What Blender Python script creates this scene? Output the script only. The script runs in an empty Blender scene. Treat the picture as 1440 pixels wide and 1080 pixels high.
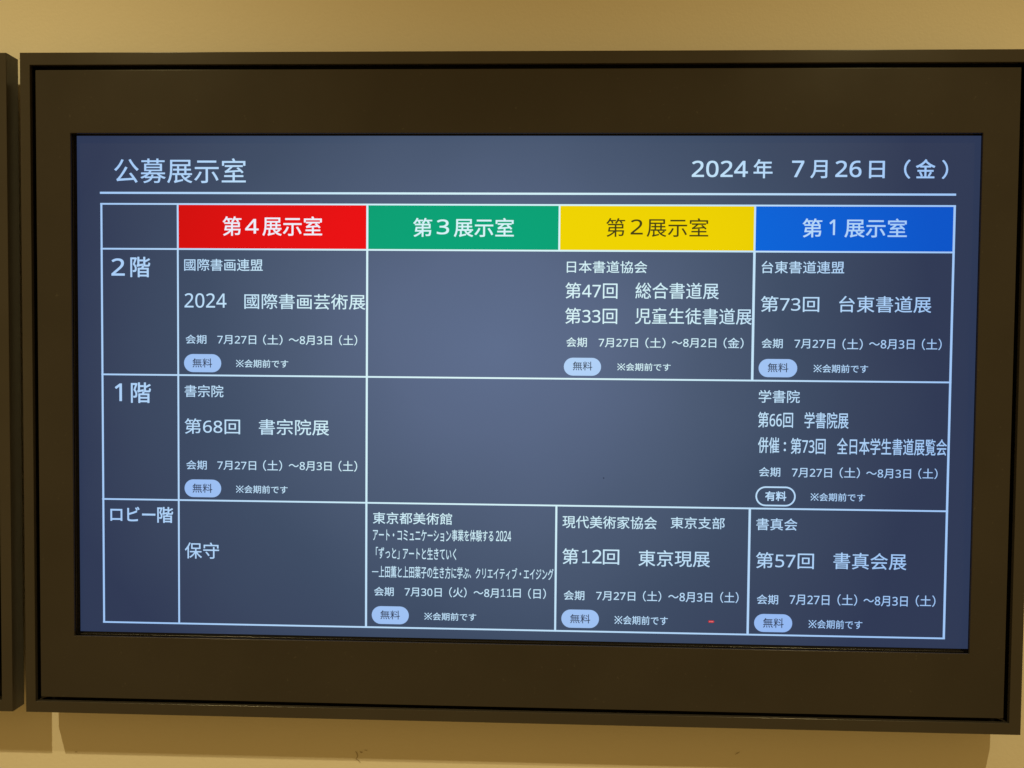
import bpy, bmesh, math, random
from mathutils import Vector
random.seed(7)
rad = math.radians
scene = bpy.context.scene
C = scene.collection

# ------------------------------------------------------------------ camera
cam_data = bpy.data.cameras.new('camera')
cam_data.sensor_width = 36.0
cam_data.lens = 28.0
cam_data.clip_start = 0.01
cam_data.clip_end = 200.0
camera = bpy.data.objects.new('camera', cam_data)
camera.location = (0.02524, -1.06599, 1.59058)
camera.rotation_euler = (rad(88.2648), rad(-0.5071), rad(1.8475))
C.objects.link(camera)
scene.camera = camera

# ------------------------------------------------------------------ world: the dim warm hall around the sign
world = bpy.data.worlds.new('World')
scene.world = world
world.use_nodes = True
bg = world.node_tree.nodes['Background']
bg.inputs['Color'].default_value = (1.0, 0.60, 0.155, 1)
bg.inputs['Strength'].default_value = 0.37

# ------------------------------------------------------------------ two ceiling spotlights
def spot(name, loc, aim, watts, size=95, blend=0.9):
    d = bpy.data.lights.new(name, 'SPOT')
    d.energy = watts
    d.color = (1.0, 0.803, 0.368)
    d.shadow_soft_size = 0.014
    d.spot_size = rad(size)
    d.spot_blend = blend
    o = bpy.data.objects.new(name, d)
    o.location = loc
    o.rotation_euler = (Vector(aim) - Vector(loc)).to_track_quat('-Z', 'Y').to_euler()
    C.objects.link(o)
    return o

H = 1.55                      # height of the display's centre above the floor
spot('ceiling_spotlight', (-1.112, -1.160, H + 1.331), (-0.912, -0.818, H + 0.391), 113, 94, 1.0)
spot('ceiling_spotlight', (0.962, -1.160, H + 1.259), (0.762, -0.818, H + 0.319), 91, 94, 1.0)

scene.view_settings.view_transform = 'Standard'
scene.view_settings.look = 'None'
scene.view_settings.exposure = 0.0
scene.view_settings.gamma = 1.0

# ------------------------------------------------------------------ helpers
def tag(o, label=None, cat=None, group=None, kind=None):
    if label: o['label'] = label
    if cat: o['category'] = cat
    if group: o['group'] = group
    if kind: o['kind'] = kind
    return o

def P(x, y, z=0.0):
    """x to the right, y up from the display's centre, z out from the display towards the viewer (metres)."""
    return (x, -z, y)

def link(name, me, mat, parent=None, smooth=False):
    me.materials.append(mat)
    o = bpy.data.objects.new(name, me)
    C.objects.link(o)
    if parent: o.parent = parent
    if smooth:
        for p in me.polygons: p.use_smooth = True
    return o

def mesh_from(name, bm, mat, parent=None, bevel=0.0, seg=2, soft=False):
    bmesh.ops.recalc_face_normals(bm, faces=bm.faces)
    if bevel:
        es = [e for e in bm.edges if len(e.link_faces) == 2 and e.calc_face_angle(0) > 0.5]
        bmesh.ops.bevel(bm, geom=es, offset=bevel, segments=seg, affect='EDGES', profile=0.5, clamp_overlap=True)
        bmesh.ops.recalc_face_normals(bm, faces=bm.faces)
    me = bpy.data.meshes.new(name)
    bm.to_mesh(me); bm.free()
    o = link(name, me, mat, parent, smooth=bool(bevel) or soft)
    if bevel or soft:                # rounded edges catch the light, flat faces stay flat
        w = o.modifiers.new('weighted_normal', 'WEIGHTED_NORMAL'); w.weight = 100; w.keep_sharp = True
    return o

def box_bm(x0, x1, y0, y1, z0, z1, bm=None):
    bm = bm or bmesh.new()
    vs = [bm.verts.new(P(x, y, z)) for z in (z0, z1) for y in (y0, y1) for x in (x0, x1)]
    for f in ((0, 1, 3, 2), (4, 6, 7, 5), (0, 4, 5, 1), (2, 3, 7, 6), (0, 2, 6, 4), (1, 5, 7, 3)):
        bm.faces.new([vs[i] for i in f])
    return bm

def ring_bm(outer, inner, z0, z1):
    """rectangular plate with a rectangular opening; outer, inner = (x0, x1, y0, y1)"""
    bm = bmesh.new()
    def loop(r, z):
        x0, x1, y0, y1 = r
        return [bm.verts.new(P(x, y, z)) for x, y in ((x0, y0), (x1, y0), (x1, y1), (x0, y1))]
    of, inf, ob, ib = loop(outer, z1), loop(inner, z1), loop(outer, z0), loop(inner, z0)
    for i in range(4):
        j = (i + 1) % 4
        bm.faces.new((of[i], of[j], inf[j], inf[i])); bm.faces.new((ob[j], ob[i], ib[i], ib[j]))
        bm.faces.new((of[j], of[i], ob[i], ob[j])); bm.faces.new((inf[i], inf[j], ib[j], ib[i]))
    return bm

# ------------------------------------------------------------------ materials
def new_mat(name):
    m = bpy.data.materials.new(name); m.use_nodes = True
    nt = m.node_tree; b = nt.nodes['Principled BSDF']
    return m, nt, b

def N(nt, kind, **kw):
    n = nt.nodes.new(kind)
    for k, v in kw.items(): setattr(n, k, v)
    return n

def coated_metal(name, col, rough, bump=0.15, spread=0.12, scale=900, spec=0.5, dust=0.0):
    m, nt, b = new_mat(name)
    b.inputs['Specular IOR Level'].default_value = spec
    tc = N(nt, 'ShaderNodeTexCoord')
    n1 = N(nt, 'ShaderNodeTexNoise'); n1.inputs['Scale'].default_value = scale; n1.inputs['Detail'].default_value = 3
    n2 = N(nt, 'ShaderNodeTexNoise'); n2.inputs['Scale'].default_value = 7; n2.inputs['Detail'].default_value = 5
    nt.links.new(tc.outputs['Object'], n1.inputs['Vector']); nt.links.new(tc.outputs['Object'], n2.inputs['Vector'])
    r = N(nt, 'ShaderNodeMapRange')
    r.inputs['From Min'].default_value = 0.3; r.inputs['From Max'].default_value = 0.7
    r.inputs['To Min'].default_value = rough - spread / 2; r.inputs['To Max'].default_value = rough + spread / 2
    nt.links.new(n2.outputs['Fac'], r.inputs['Value']); nt.links.new(r.outputs['Result'], b.inputs['Roughness'])
    mx = N(nt, 'ShaderNodeMix', data_type='RGBA')
    mx.inputs[6].default_value = (*[c * 0.80 for c in col], 1); mx.inputs[7].default_value = (*[c * 1.20 for c in col], 1)
    nt.links.new(n2.outputs['Fac'], mx.inputs[0])
    # settled dust: sparse pale grains
    n3 = N(nt, 'ShaderNodeTexNoise'); n3.inputs['Scale'].default_value = 210; n3.inputs['Detail'].default_value = 2
    nt.links.new(tc.outputs['Object'], n3.inputs['Vector'])
    dr = N(nt, 'ShaderNodeMapRange'); dr.inputs['From Min'].default_value = 0.70; dr.inputs['From Max'].default_value = 0.80
    dr.inputs['To Max'].default_value = dust
    nt.links.new(n3.outputs['Fac'], dr.inputs['Value'])
    dm = N(nt, 'ShaderNodeMix', data_type='RGBA'); dm.inputs[7].default_value = (0.22, 0.20, 0.17, 1)
    nt.links.new(dr.outputs['Result'], dm.inputs[0]); nt.links.new(mx.outputs[2], dm.inputs[6]); nt.links.new(dm.outputs[2], b.inputs['Base Color'])
    bp = N(nt, 'ShaderNodeBump'); bp.inputs['Strength'].default_value = bump; bp.inputs['Distance'].default_value = 0.0003
    nt.links.new(n1.outputs['Fac'], bp.inputs['Height']); nt.links.new(bp.outputs['Normal'], b.inputs['Normal'])
    return m

M_frame = coated_metal('powder_coated_frame', (0.0355, 0.0315, 0.0285), 0.20, spec=0.42, spread=0.03, bump=0.05, dust=0.06)
M_panel = coated_metal('painted_mask_panel', (0.0345, 0.0305, 0.0275), 0.22, spec=0.22, spread=0.03, bump=0.05, dust=0.09)
M_black = coated_metal('black_plastic', (0.004, 0.004, 0.004), 0.5)
M_bezel = coated_metal('dark_monitor_bezel', (0.010, 0.009, 0.008), 0.24)
M_tarnish = coated_metal('bare_metal_seam', (0.30, 0.27, 0.22), 0.4)

def wall_material():
    m, nt, b = new_mat('painted_wall')
    tc = N(nt, 'ShaderNodeTexCoord')
    n1 = N(nt, 'ShaderNodeTexNoise'); n1.inputs['Scale'].default_value = 3.0; n1.inputs['Detail'].default_value = 6
    n2 = N(nt, 'ShaderNodeTexNoise'); n2.inputs['Scale'].default_value = 260; n2.inputs['Detail'].default_value = 4
    n3 = N(nt, 'ShaderNodeTexNoise'); n3.inputs['Scale'].default_value = 45; n3.inputs['Detail'].default_value = 3
    for n in (n1, n2, n3): nt.links.new(tc.outputs['Object'], n.inputs['Vector'])
    mx = N(nt, 'ShaderNodeMix', data_type='RGBA')
    mx.inputs[6].default_value = (0.65, 0.625, 0.56, 1); mx.inputs[7].default_value = (0.70, 0.665, 0.60, 1)
    nt.links.new(n1.outputs['Fac'], mx.inputs[0]); nt.links.new(mx.outputs[2], b.inputs['Base Color'])
    b.inputs['Roughness'].default_value = 0.75
    b.inputs['Specular IOR Level'].default_value = 0.25
    ad = N(nt, 'ShaderNodeMath', operation='MULTIPLY_ADD'); ad.inputs[1].default_value = 0.8
    nt.links.new(n3.outputs['Fac'], ad.inputs[0]); nt.links.new(n2.outputs['Fac'], ad.inputs[2])
    bp = N(nt, 'ShaderNodeBump'); bp.inputs['Strength'].default_value = 0.22; bp.inputs['Distance'].default_value = 0.0012
    nt.links.new(ad.outputs[0], bp.inputs['Height']); nt.links.new(bp.outputs['Normal'], b.inputs['Normal'])
    return m
M_wall = wall_material()

def scuff_material():
    m, nt, b = new_mat('dark_scuff')
    b.inputs['Base Color'].default_value = (0.38, 0.33, 0.25, 1); b.inputs['Roughness'].default_value = 0.8
    return m
M_scuff = scuff_material()

def srgb(r, g, b):
    f = lambda v: (v / 255) / 12.92 if v <= 10 else ((v / 255 + 0.055) / 1.055) ** 2.4
    return (f(r), f(g), f(b), 1)

def screen_material(name, stops, noise=0.10, ripple=0.0):
    """What the backlit panel gives off: uneven backlight and viewing-angle falloff put into its colour, strongest a little above the middle and
    falling off to the edges (an elliptical ramp in the panel's own coordinates, with soft clouding)."""
    m, nt, b = new_mat(name)
    b.inputs['Base Color'].default_value = (0.002, 0.002, 0.002, 1)
    b.inputs['Roughness'].default_value = 0.38
    b.inputs['Specular IOR Level'].default_value = 0.06
    tc = N(nt, 'ShaderNodeTexCoord')
    mp = N(nt, 'ShaderNodeMapping')
    nt.links.new(tc.outputs['Object'], mp.inputs['Vector'])
    mp.inputs['Scale'].default_value = (1 / 0.60, 0.0, 1 / 0.60)
    mp.inputs['Location'].default_value = (0.05, 0.0, -0.09)
    ln = N(nt, 'ShaderNodeVectorMath', operation='LENGTH')
    nt.links.new(mp.outputs['Vector'], ln.inputs[0])
    nz = N(nt, 'ShaderNodeTexNoise'); nz.inputs['Scale'].default_value = 3.2; nz.inputs['Detail'].default_value = 2
    nt.links.new(tc.outputs['Object'], nz.inputs['Vector'])
    ad = N(nt, 'ShaderNodeMath', operation='MULTIPLY_ADD')
    ad.inputs[1].default_value = noise * 2
    sb = N(nt, 'ShaderNodeMath', operation='SUBTRACT'); sb.inputs[1].default_value = 0.5
    nt.links.new(nz.outputs['Fac'], sb.inputs[0]); nt.links.new(sb.outputs[0], ad.inputs[0]); nt.links.new(ln.outputs['Value'], ad.inputs[2])
    cr = N(nt, 'ShaderNodeValToRGB')
    el = cr.color_ramp.elements
    el[0].position, el[0].color = stops[0][0], stops[0][1]
    el[1].position, el[1].color = stops[-1][0], stops[-1][1]
    for p, c in stops[1:-1]:
        e = el.new(p); e.color = c
    nt.links.new(ad.outputs[0], cr.inputs['Fac'])
    nt.links.new(cr.outputs['Color'], b.inputs['Emission Color'])
    b.inputs['Emission Strength'].default_value = 1.0
    return m

M_back = screen_material('backlit_panel', [(0.0, srgb(93, 109, 141)), (0.22, srgb(88, 103, 133)), (0.45, srgb(75, 90, 116)), (0.66, srgb(62, 77, 102)),
                                          (0.86, srgb(54, 66, 92)), (1.0, srgb(46, 57, 85))], 0.12)
M_white = screen_material('lit_white', [(0.0, srgb(226, 251, 252)), (0.4, srgb(210, 241, 250)), (0.75, srgb(180, 215, 250)), (1.0, srgb(160, 199, 248))], 0.03)  # viewing-angle dimming and blue tint towards the edges painted into the stops
M_heading = screen_material('lit_heading', [(0.0, srgb(240, 246, 252)), (0.8, srgb(236, 236, 252)), (1.0, srgb(232, 230, 252))], 0.03)
M_badge = screen_material('lit_badge', [(0.0, srgb(184, 216, 250)), (0.5, srgb(164, 198, 243)), (1.0, srgb(142, 180, 242))], 0.03)
M_dark = screen_material('dark_print', [(0.0, srgb(70, 82, 100)), (1.0, srgb(45, 55, 85))], 0.03)
M_olive = screen_material('olive_print', [(0.0, srgb(72, 68, 20)), (1.0, srgb(62, 58, 20))], 0.03)
M_red = screen_material('lit_red', [(0.0, srgb(246, 14, 24)), (0.45, srgb(232, 10, 18)), (0.85, srgb(205, 6, 10))], 0.03)
M_green = screen_material('lit_green', [(0.0, srgb(0, 166, 124)), (0.40, srgb(0, 160, 116)), (0.7, srgb(0, 136, 98))], 0.03)
M_yellow = screen_material('lit_yellow', [(0.0, srgb(240, 214, 2)), (0.5, srgb(238, 210, 0)), (1.0, srgb(225, 196, 0))], 0.03)
M_blue = screen_material('lit_blue', [(0.0, srgb(0, 108, 228)), (0.55, srgb(0, 102, 219)), (1.0, srgb(0, 84, 200))], 0.03)
M_speck = screen_material('dust_on_glass', [(0.0, srgb(55, 66, 90)), (1.0, srgb(40, 48, 70))], 0.0)
M_redmark = screen_material('lit_red_mark', [(0.0, srgb(190, 45, 55)), (1.0, srgb(190, 45, 55))], 0.0)
M_pink = screen_material('lit_pink_dot', [(0.0, srgb(240, 150, 150)), (1.0, srgb(240, 150, 150))], 0.0)

# ------------------------------------------------------------------ the wall
WALL_Z = -0.040
bm = box_bm(-3.2, 3.2, -H, 2.0, WALL_Z - 0.12, WALL_Z)
wall = mesh_from('wall', bm, M_wall)
wall.location = (0, 0, H)
tag(wall, kind='structure')

def strokes(name, pts_list, mat, parent, z):
    """thin tapered marks: each a polyline with a width per point"""
    bm = bmesh.new()
    for pts in pts_list:
        prev = None
        for i, (x, y, w) in enumerate(pts):
            a = pts[max(i - 1, 0)]; b_ = pts[min(i + 1, len(pts) - 1)]
            d = Vector((b_[0] - a[0], b_[1] - a[1])).normalized(); n = Vector((-d.y, d.x)) * w / 2
            cur = (bm.verts.new(P(x + n.x, y + n.y, z)), bm.verts.new(P(x - n.x, y - n.y, z)))
            if prev: bm.faces.new((prev[0], prev[1], cur[1], cur[0]))
            prev = cur
    me = bpy.data.meshes.new(name); bm.to_mesh(me); bm.free()
    return link(name, me, mat, parent)

mm = 0.001
strokes('scuff_mark', [[(-.2275, -.5160, .0006), (-.2255, -.5190, .0018), (-.2245, -.5230, .0012), (-.2262, -.5268, .0008)],
                       [(-.2215, -.5165, .0008), (-.2192, -.5178, .0022), (-.2170, -.5170, .0005)],
                       [(-.2275, -.5270, .0005), (-.2235, -.5290, .0013), (-.2205, -.5325, .0006)],
                       [(-.2150, -.5140, .0004), (-.2120, -.5146, .0009), (-.2105, -.5142, .0003)]], M_scuff, wall, WALL_Z + 0.0004)
strokes('scuff_mark', [[(.3060, -.5075, .0004), (.3090, -.5057, .0014), (.3125, -.5036, .0004)]], M_scuff, wall, WALL_Z + 0.0004)
strokes('scuff_mark', [[(-.6330, -.5273, .0005), (-.6312, -.5270, .0012), (-.6292, -.5273, .0004)]], M_scuff, wall, WALL_Z + 0.0004)

# ------------------------------------------------------------------ one framed monitor
LO = (-0.6680, 0.6630, -0.4455, 0.4436)      # lip, outer edge
LI = (-0.6545, 0.6480, -0.4302, 0.4272)      # lip, inner edge
PO = (-0.6485, 0.6417, -0.4250, 0.4214)      # mask panel, outer edge
PI_ = (-0.6016, 0.5957, -0.3402, 0.3382)     # mask panel, opening
ZF, ZB = 0.015, -0.010                       # front and back of the frame

def frame_bar(side, parent):
    """one mitred L-profile bar: a 6 mm thick front flange and a 3 mm outer wall reaching back"""
    t = 0.003
    def ring(off_in, z):           # corner positions for an inset between outer and inner edge, 0..1
        x0 = LO[0] + (LI[0] - LO[0]) * off_in; x1 = LO[1] + (LI[1] - LO[1]) * off_in
        y0 = LO[2] + (LI[2] - LO[2]) * off_in; y1 = LO[3] + (LI[3] - LO[3]) * off_in
        return {'bottom': ((x0, y0), (x1, y0)), 'right': ((x1, y0), (x1, y1)), 'top': ((x1, y1), (x0, y1)), 'left': ((x0, y1), (x0, y0))}[side], z
    k = t / 0.0135
    prof = [ring(0, ZF), ring(1, ZF), ring(1, ZF - 0.006), ring(k, ZF - 0.006), ring(k, ZB), ring(0, ZB)]
    bm = bmesh.new()
    A = [bm.verts.new(P(p[0][0], p[0][1], z)) for p, z in prof]
    B = [bm.verts.new(P(p[1][0], p[1][1], z)) for p, z in prof]
    for i in range(6):
        j = (i + 1) % 6
        bm.faces.new((A[i], A[j], B[j], B[i]))
    bm.faces.new(A); bm.faces.new(list(reversed(B)))
    bmesh.ops.recalc_face_normals(bm, faces=bm.faces)
    for f in bm.faces: f.smooth = True
    for e in bm.edges:
        if any(len(f.verts) == 6 for f in e.link_faces): e.smooth = False      # the mitre cuts stay sharp
    es = [e for e in bm.edges if (e.verts[0].co - e.verts[1].co).length > 0.3]
    bmesh.ops.bevel(bm, geom=es, offset=0.0007, segments=3, affect='EDGES', profile=0.5)
    return mesh_from('frame_bar', bm, M_frame, parent, soft=True)

def corner_tab(x, y, sx, parent):
    """folded mitre tab seen just inside a bottom corner of the frame"""
    bm = bmesh.new()
    pts = [(x, y), (x + sx * 0.0175, y + 0.0072), (x + sx * 0.0185, y + 0.0058), (x + sx * 0.003, y)]
    f = [bm.verts.new(P(a, b_, 0.0085)) for a, b_ in pts]; r = [bm.verts.new(P(a, b_, 0.0070)) for a, b_ in pts]
    bm.faces.new(f); bm.faces.new(list(reversed(r)))
    for i in range(4):
        j = (i + 1) % 4; bm.faces.new((f[i], r[i], r[j], f[j]))
    return mesh_from('corner_tab', bm, M_frame, parent)

def framed_monitor(x, label, group):
    root = bpy.data.objects.new('wall_monitor', None); C.objects.link(root)
    root.location = (x, 0, H)
    tag(root, label, 'information display', group)
    for s in ('bottom', 'right', 'top', 'left'): frame_bar(s, root)
    corner_tab(LI[0], LI[2], 1, root); corner_tab(LI[1], LI[2], -1, root)
    # black tray behind, closing the shadow gap, and the wall bracket it hangs on
    mesh_from('backing_tray', box_bm(LO[0] + 0.0031, LO[1] - 0.0031, LO[2] + 0.0031, LO[3] - 0.0031, ZB + 0.0005, ZB + 0.002), M_black, root)
    mesh_from('wall_bracket', box_bm(-0.45, 0.45, -0.26, 0.26, WALL_Z + 0.0002, ZB + 0.0004), M_black, root)
    mesh_from('mask_panel', ring_bm(PO, PI_, 0.009, 0.0125), M_panel, root, bevel=0.0006, seg=3)
    mesh_from('monitor_bezel', ring_bm((-0.628, 0.628, -0.366, 0.366), (-0.6035, 0.6025, -0.3400, 0.3398), -0.006, 0.0032), M_bezel, root, bevel=0.0006, seg=2)
    mesh_from('monitor_casing', box_bm(-0.622, 0.622, -0.36, 0.36, -0.0075, -0.0012), M_black, root)
    return root

sign = framed_monitor(0.0, 'large wall monitor lit with the Japanese exhibition room schedule table', 'framed monitors in a row on the wall')
neigh = framed_monitor(-0.6865 - 0.6630, 'plain dark monitor frame at the left edge, only its right side showing', 'framed monitors in a row on the wall')

def display(parent):
    return mesh_from('display', box_bm(-0.6, 0.6, -0.3378, 0.3378, -0.001, 0.0), M_back, parent)
disp = display(sign)
display(neigh)

# ------------------------------------------------------------------ what the display shows
def flat(name, x0, x1, y0, y1, z, mat, parent=disp):
    bm = bmesh.new()
    bm.faces.new([bm.verts.new(P(a, b_, z)) for a, b_ in ((x0, y0), (x1, y0), (x1, y1), (x0, y1))])
    me = bpy.data.meshes.new(name); bm.to_mesh(me); bm.free()
    return link(name, me, mat, parent)

V = [-0.5666, -0.4620, -0.2045, 0.0523, 0.3097, 0.5680]
R_ = [0.2466, 0.1862, 0.0160, -0.1544, -0.3242]
for i, m in ((1, M_red), (2, M_green), (3, M_yellow), (4, M_blue)):
    tag(flat('heading_cell', V[i], V[i + 1], R_[1], R_[0], 0.0003, m), {1: 'red heading cell', 2: 'green heading cell', 3: 'yellow heading cell', 4: 'blue heading cell'}[i])
def vline(x, ya, yb, w):
    w *= 0.9
    flat('table_line', x - w / 2, x + w / 2, yb, ya, 0.0006, M_white)
def hline(y, xa, xb, w):
    w *= 0.9
    flat('table_line', xa, xb, y - w / 2, y + w / 2, 0.0007, M_white)
for i, w in ((0, .0030), (1, .0027), (2, .0031), (5, .0033)): vline(V[i], R_[0], R_[4], w)
for i, w in ((3, .0030), (4, .0034)):
    vline(V[i], R_[0], R_[1], .0027); vline(V[i], R_[3], R_[4], w)
vline(V[4], R_[1], R_[2], .0036)
for y in R_: hline(y, V[0] - .0015, V[5] + .0015, .0025)
hline(0.2614, -0.5684, 0.5693, .0031)

def pill_pts(x0, x1, y0, y1, n=14):
    r = (y1 - y0) / 2; cy = (y0 + y1) / 2
    out = []
    for cx, a0 in ((x1 - r, -90), (x0 + r, 90)):
        for k in range(n + 1):
            a = rad(a0 + 180 * k / n); out.append((cx + r * math.cos(a), cy + r * math.sin(a)))
    return out
def pill(name, b, z, mat):
    bm = bmesh.new()
    bm.faces.new([bm.verts.new(P(x, y, z)) for x, y in pill_pts(*b)])
    me = bpy.data.meshes.new(name); bm.to_mesh(me); bm.free()
    return link(name, me, mat, disp)
def pill_outline(name, b, w, z, mat):
    bm = bmesh.new()
    o = [bm.verts.new(P(x, y, z)) for x, y in pill_pts(*b)]
    i_ = [bm.verts.new(P(x, y, z)) for x, y in pill_pts(b[0] + w, b[1] - w, b[2] + w, b[3] - w)]
    for k in range(len(o)):
        j = (k + 1) % len(o); bm.faces.new((o[k], o[j], i_[j], i_[k]))
    me = bpy.data.meshes.new(name); bm.to_mesh(me); bm.free()
    return link(name, me, mat, disp)

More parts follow.
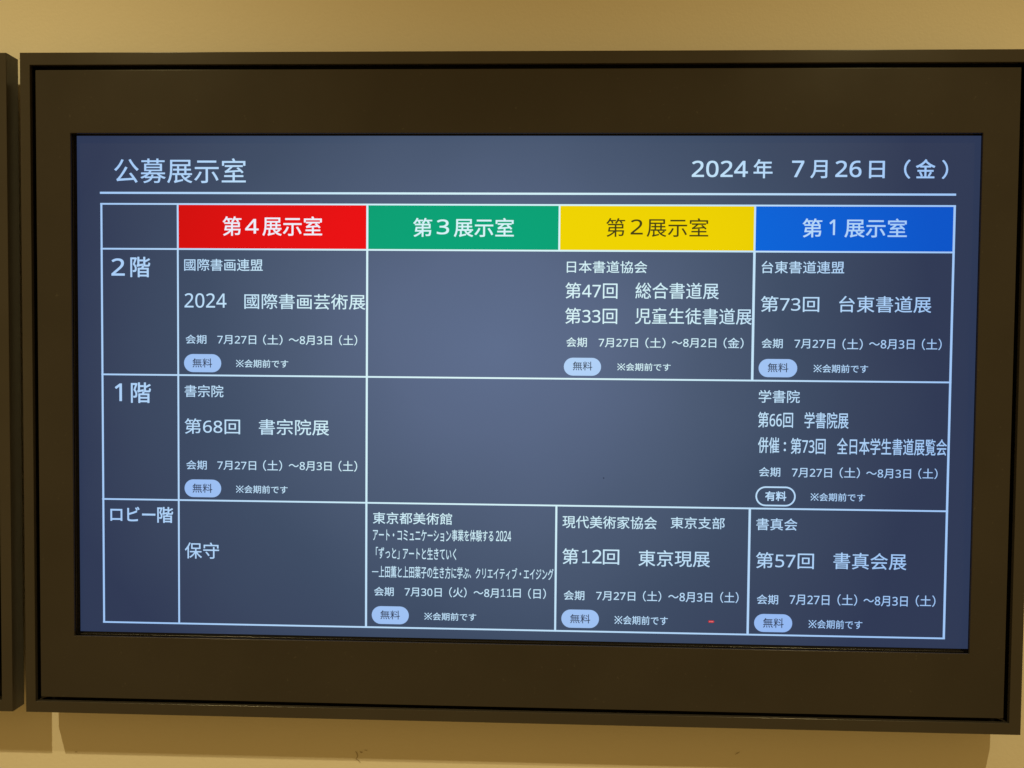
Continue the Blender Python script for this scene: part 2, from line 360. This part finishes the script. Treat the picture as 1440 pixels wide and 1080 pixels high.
# text, its ink box on the display in millimetres (left, right, bottom, top), its style
TEXT = [
    ('公募展示室', -548.6, -368.9, 274.4, 307.7, 'title'),
    ('2024', 225.8, 299.3, 283.4, 305.2, 'date'),
    ('年', 306.4, 331.4, 282.1, 307.2, 'date'),
    ('7', 356.4, 372.4, 283.6, 305.4, 'date'),
    ('月', 380.4, 402.5, 282.2, 306.0, 'date'),
    ('26', 412.7, 446.7, 283.6, 305.4, 'date'),
    ('日', 456.3, 476.8, 282.3, 305.2, 'date'),
    ('（', 501.3, 509.8, 281.9, 306.9, 'date'),
    ('金', 516.5, 541.8, 282.4, 307.3, 'date'),
    ('）', 550.1, 558.3, 281.6, 306.4, 'date'),
    ('第', -400.6, -374.8, 204.2, 230.3, 'headr'),
    ('４', -369.9, -351.5, 207.2, 226.9, 'headr'),
    ('展示室', -346.4, -265.4, 204.4, 230.5, 'headr'),
    ('第', -142.9, -117.2, 203.7, 229.0, 'head'),
    ('３', -111.2, -94.6, 207.1, 227.1, 'head'),
    ('展示室', -88.3, -8.1, 203.9, 229.2, 'head'),
    ('第', 114.2, 139.3, 204.7, 229.6, 'dark'),
    ('２', 146.5, 162.7, 207.9, 228.0, 'dark'),
    ('展示室', 167.7, 248.8, 204.9, 229.8, 'dark'),
    ('第', 371.7, 397.4, 205.0, 229.9, 'head'),
    ('１', 406.6, 414.0, 208.2, 228.6, 'head'),
    ('展示室', 426.3, 507.0, 205.2, 230.1, 'head'),
    ('２', -553.3, -534.7, 149.8, 173.3, 'floor'),
    ('階', -527.2, -499.7, 147.8, 175.6, 'floor'),
    ('１', -549.5, -539.6, -20.3, 3.9, 'floor'),
    ('階', -527.4, -499.6, -22.6, 5.6, 'floor'),
    ('ロビー', -556.9, -494.2, -184.6, -164.5, 'floor'),
    ('階', -491.8, -469.6, -186.1, -164.1, 'floor'),
    ('國際書画連盟', -453.2, -345.9, 157.0, 173.2, 't'),
    ('2024', -452.9, -395.5, 107.3, 126.8, 't'),
    ('國際書画芸術展', -371.1, -206.7, 105.8, 126.8, 't'),
    ('会期', -451.6, -423.1, 58.5, 70.8, 'small'),
    ('7月27日', -408.1, -355.0, 58.3, 70.6, 'small'),
    ('（土）', -345.6, -319.0, 57.7, 71.7, 'small'),
    ('～8月3日', -310.6, -251.9, 58.2, 70.8, 'small'),
    ('（土）', -242.1, -217.6, 57.9, 71.9, 'small'),
    ('無料', -442.3, -415.3, 26.5, 38.9, 'pill'),
    ('※会期前です', -382.6, -311.2, 27.0, 37.9, 'small'),
    ('書宗院', -453.2, -399.9, -13.7, 2.9, 't'),
    ('第68回', -453.4, -377.1, -63.6, -42.7, 't'),
    ('書宗院展', -351.4, -255.6, -63.9, -42.4, 't'),
    ('会期', -451.3, -423.1, -112.4, -99.8, 'small'),
    ('7月27日', -408.5, -355.2, -112.3, -99.9, 'small'),
    ('（土）', -345.7, -319.6, -112.9, -98.3, 'small'),
    ('～8月3日', -310.5, -252.1, -111.9, -99.2, 'small'),
    ('（土）', -242.5, -217.1, -112.4, -97.7, 'small'),
    ('無料', -442.9, -415.4, -144.0, -131.5, 'pill'),
    ('※会期前です', -382.9, -312.0, -143.7, -132.9, 'small'),
    ('保守', -453.7, -406.4, -234.4, -212.1, 't'),
    ('東京都美術館', -195.5, -88.1, -182.7, -166.7, 't'),
    ('アート・コミュニケーション', -195.4, -89.3, -205.5, -190.0, 'cond'),
    ('事業を体験する', -88.3, -32.2, -204.7, -189.1, 'cond'),
    ('2024', -28.6, -8.2, -203.8, -189.8, 'cond'),
    ('「ずっと」', -191.3, -159.2, -230.3, -214.2, 'cond'),
    ('アートと生きていく', -154.5, -82.1, -230.5, -214.3, 'cond'),
    ('ー', -196.5, -187.8, -248.7, -247.4, 'cond'),
    ('上田薫と上田葉子の生き方に学ぶ', -187.2, -64.9, -256.0, -239.7, 'cond'),
    ('、', -64.3, -61.9, -254.4, -249.5, 'cond'),
    ('クリエイティブ・エイジング', -55.8, 49.3, -255.4, -239.7, 'cond'),
    ('会期', -193.5, -166.8, -281.0, -268.8, 'small'),
    ('7月30日', -151.9, -101.5, -281.0, -268.9, 'small'),
    ('（火）', -91.4, -67.7, -281.2, -267.4, 'small'),
    ('（日）', 15.4, 39.4, -281.2, -267.0, 'small'),
    ('～8月', -58.3, -24.6, -280.9, -268.3, 'small'),
    ('1', -21.5, -15.4, -279.1, -268.4, 'one'),
    ('1', -13.1, -6.9, -279.0, -268.4, 'one'),
    ('日', -4.9, 5.5, -279.9, -267.9, 'small'),
    ('無料', -184.9, -158.2, -312.9, -300.8, 'pill'),
    ('※会期前です', -124.9, -54.4, -313.0, -302.4, 'small'),
    ('日本書道協会', 62.7, 169.1, 156.9, 173.0, 't'),
    ('第47回', 61.1, 130.3, 122.9, 144.2, 't'),
    ('総合書道展', 154.0, 263.8, 123.1, 144.7, 't'),
    ('第33回', 61.1, 130.4, 89.4, 110.7, 't'),
    ('児童生徒書道展', 153.9, 307.7, 89.7, 111.3, 't'),
    ('会期', 63.1, 90.5, 58.5, 71.3, 'small'),
    ('7月27日', 106.1, 158.3, 58.4, 70.7, 'small'),
    ('（土）', 168.1, 194.6, 57.7, 71.7, 'small'),
    ('～8月2日', 203.0, 261.6, 58.8, 71.4, 'small'),
    ('（金）', 271.2, 297.5, 58.2, 72.5, 'small'),
    ('無料', 72.1, 98.2, 27.3, 39.2, 'pill'),
    ('※会期前です', 131.3, 202.0, 27.4, 37.7, 'small'),
    ('台東書道連盟', 319.3, 427.1, 157.7, 174.0, 't'),
    ('第73回', 319.1, 395.5, 107.1, 127.9, 't'),
    ('台東書道展', 421.3, 540.9, 107.0, 128.6, 't'),
    ('会期', 321.1, 348.8, 59.0, 71.8, 'small'),
    ('7月27日', 364.1, 417.0, 59.0, 71.5, 'small'),
    ('（土）', 426.8, 453.2, 57.8, 72.5, 'small'),
    ('～8月3日', 461.5, 520.4, 58.9, 72.0, 'small'),
    ('（土）', 529.9, 555.5, 58.3, 73.3, 'small'),
    ('無料', 329.7, 356.8, 27.3, 39.5, 'pill'),
    ('※会期前です', 389.8, 460.9, 27.3, 38.2, 'small'),
    ('学書院', 318.6, 372.5, -13.3, 3.6, 't'),
    ('第66回', 318.2, 364.3, -46.2, -25.3, 'cond2'),
    ('学書院展', 379.2, 436.9, -46.6, -25.0, 'cond2'),
    ('併催', 318.8, 346.8, -80.3, -58.9, 'cond2'),
    (':', 352.7, 355.7, -77.4, -65.2, 'cond2'),
    ('第73回', 361.8, 407.6, -80.9, -59.5, 'cond2'),
    ('全日本学生書道展覧会', 422.5, 565.5, -80.9, -58.8, 'cond2'),
    ('会期', 320.7, 348.8, -111.6, -99.0, 'small'),
    ('7月27日', 364.1, 416.6, -112.0, -99.4, 'small'),
    ('（土）', 426.7, 453.2, -112.2, -97.9, 'small'),
    ('～8月3日', 461.5, 519.9, -111.8, -99.2, 'small'),
    ('（土）', 529.4, 554.4, -111.9, -97.8, 'small'),
    ('有料', 329.4, 357.5, -144.0, -130.9, 'paid'),
    ('※会期前です', 389.3, 460.6, -143.3, -132.4, 'small'),
    ('現代美術家協会', 60.6, 186.7, -184.6, -167.5, 't'),
    ('東京支部', 205.0, 276.8, -182.9, -167.2, 't'),
    ('第', 60.9, 82.5, -233.3, -212.0, 't'),
    ('1', 87.4, 97.9, -231.6, -213.5, 'one'),
    ('2', 101.1, 113.6, -231.6, -213.3, 't'),
    ('回', 115.3, 137.2, -233.0, -212.6, 't'),
    ('東京現展', 162.9, 258.0, -234.5, -212.4, 't'),
    ('会期', 63.4, 91.1, -281.9, -269.0, 'small'),
    ('7月27日', 106.9, 159.3, -281.7, -269.2, 'small'),
    ('（土）', 169.5, 194.0, -282.0, -267.7, 'small'),
    ('～8月3日', 203.3, 262.0, -281.9, -268.4, 'small'),
    ('（土）', 272.5, 296.8, -282.0, -267.1, 'small'),
    ('無料', 72.3, 99.4, -313.3, -301.0, 'pill'),
    ('※会期前です', 131.9, 203.2, -313.7, -301.8, 'small'),
    ('書真会', 318.5, 372.6, -183.3, -167.1, 't'),
    ('第57回', 318.8, 395.4, -234.4, -212.7, 't'),
    ('書真会展', 421.0, 516.7, -233.8, -211.6, 't'),
    ('会期', 321.0, 349.2, -282.8, -269.8, 'small'),
    ('7月27日', 364.3, 416.8, -282.7, -269.0, 'small'),
    ('（土）', 427.4, 453.3, -282.7, -267.4, 'small'),
    ('～8月3日', 461.7, 519.5, -282.5, -268.7, 'small'),
    ('（土）', 530.0, 555.8, -282.1, -266.9, 'small'),
    ('無料', 329.8, 357.1, -314.3, -301.3, 'pill'),
    ('※会期前です', 390.0, 460.8, -314.1, -302.3, 'small'),
]
BADGES = [
    (-454.1, -403.0, 20.2, 44.7),
    (-454.0, -403.4, -150.1, -125.9),
    (-196.7, -146.1, -319.6, -295.2),
    (60.2, 109.8, 20.3, 44.2),
    (317.9, 368.6, 20.7, 44.8),
    (60.5, 111.1, -319.7, -294.9),
    (318.1, 368.6, -320.3, -296.0),
]
PAID_BADGE = (316.8, 369.9, -151.2, -124.6)
RED_MARK = (257.1, 265.1, -309.3, -306.1)

for b in BADGES: tag(pill('badge', [v * mm for v in b], 0.0004, M_badge), 'filled pale blue badge')
tag(pill_outline('badge', [v * mm for v in PAID_BADGE], .0021, 0.0004, M_white), 'outlined badge with a dark inside')
tag(pill('red_mark', [v * mm for v in RED_MARK], 0.0004, M_redmark), 'small red mark')  # small red pill with three paler dots
for k in (-1, 0, 1):
    cx = (RED_MARK[0] + RED_MARK[1]) / 2 * mm + k * .0019; cy = (RED_MARK[2] + RED_MARK[3]) / 2 * mm
    pill('light_dot', (cx - .0007, cx + .0007, cy - .0005, cy + .0005), 0.0008, M_pink)

#        material, half the extra stroke width in mm
STYLE = {'title': (M_white, 0.12), 'date': (M_white, 0.40), 'headr': (M_heading, 0.30), 'head': (M_white, 0.30), 'dark': (M_olive, 0.15), 'floor': (M_white, 0.38),
         't': (M_white, 0.10), 'small': (M_white, 0.10), 'one': (M_white, 0.14), 'cond': (M_white, 0.10), 'cond2': (M_white, 0.16), 'pill': (M_dark, 0.10), 'paid': (M_white, 0.38)}
OUTLINES = {}
def outline(s, footed=False):
    """filled outline of a run of characters, from Blender's own built-in font"""
    if s == '※':                      # reference mark: a cross with four dots
        vs, fs = [], []
        def quad(pts): fs.append(tuple(range(len(vs), len(vs) + len(pts)))); vs.extend(pts)
        w = 0.035
        quad([(w, -w), (1 + w, 1 - w), (1 - w, 1 + w), (-w, w)])
        quad([(-w, 1 - w), (1 - w, -w), (1 + w, w), (w, 1 + w)])
        for cx, cy in ((.5, .06), (.5, .94), (.06, .5), (.94, .5)):
            quad([(cx + .085 * math.cos(rad(a)), cy + .085 * math.sin(rad(a))) for a in range(0, 360, 45)])
        return vs, fs, -w, 1 + w, -w, 1 + w
    if s == '1' and footed:           # a figure one with a foot
        vs = [(.02, .88), (.02, .79), (.22, .80), (.43, .88), (.43, .08), (.04, .08), (.04, 0), (.92, 0), (.92, .08), (.56, .08), (.56, 1), (.45, 1), (.30, .91)]
        return vs, [(0, 1, 2, 12), (12, 2, 3, 11), (11, 3, 10), (3, 4, 9, 10), (4, 5, 6, 7, 8, 9)], .02, .92, 0, 1
    s = ''.join(chr(0x1D7E2 + ord(c) - 48) if '0' <= c <= '9' else chr(0x1D7E2 + ord(c) - 0xFF10) if '０' <= c <= '９' else c for c in s)
    if s not in OUTLINES:
        cu = bpy.data.curves.new('run', 'FONT'); cu.body = s; cu.size = 1.0; cu.resolution_u = 4
        o = bpy.data.objects.new('run', cu); C.objects.link(o)
        dg = bpy.context.evaluated_depsgraph_get()
        me = bpy.data.meshes.new_from_object(o.evaluated_get(dg))
        vs = [(v.co.x, v.co.y) for v in me.vertices]; fs = [tuple(p.vertices) for p in me.polygons]
        xs = [v[0] for v in vs]; ys = [v[1] for v in vs]
        OUTLINES[s] = (vs, fs, min(xs), max(xs), min(ys), max(ys))
        bpy.data.objects.remove(o); bpy.data.meshes.remove(me); bpy.data.curves.remove(cu)
    return OUTLINES[s]

RUNS = []
for s, x0, x1, y0, y1, st in TEXT:
    if s[0] == '※':
        w = x1 - x0
        RUNS.append(('※', x0, x0 + w * .147, y0 + .5, y1 - .5, st)); RUNS.append((s[1:], x0 + w * .16, x1, y0, y1, st))
    else:
        RUNS.append((s, x0, x1, y0, y1, st))
for s, x0, x1, y0, y1, st in RUNS:
    mat, e = STYLE[st]; e = min(e, (y1 - y0) * 0.2)
    vs, fs, a0, a1, b0, b1 = outline(s, st == 'one')
    X0, X1, Y0, Y1 = x0 + e, x1 - e, y0 + e, y1 - e
    V2, F2 = [], []
    offs = [(math.cos(rad(a)) * e, math.sin(rad(a)) * e) for a in (45, 135, 225, 315)]
    for k, (ox, oy) in enumerate(offs):
        base = len(V2); z = 0.0008 + 0.00005 * k
        V2 += [P((X0 + (x - a0) / (a1 - a0) * (X1 - X0) + ox) * mm, (Y0 + (y - b0) / (b1 - b0) * (Y1 - Y0) + oy) * mm, z) for x, y in vs]
        F2 += [tuple(base + i for i in f) for f in fs]
    me = bpy.data.meshes.new('lettering'); me.from_pydata(V2, [], F2); me.update()
    o = link('lettering', me, mat, disp)
    o['label'] = 'lettering reading ' + s

# a grain of dust on the glass
pill('dust_speck', (0.1140, 0.1160, -0.1175, -0.1155), 0.0004, M_speck)
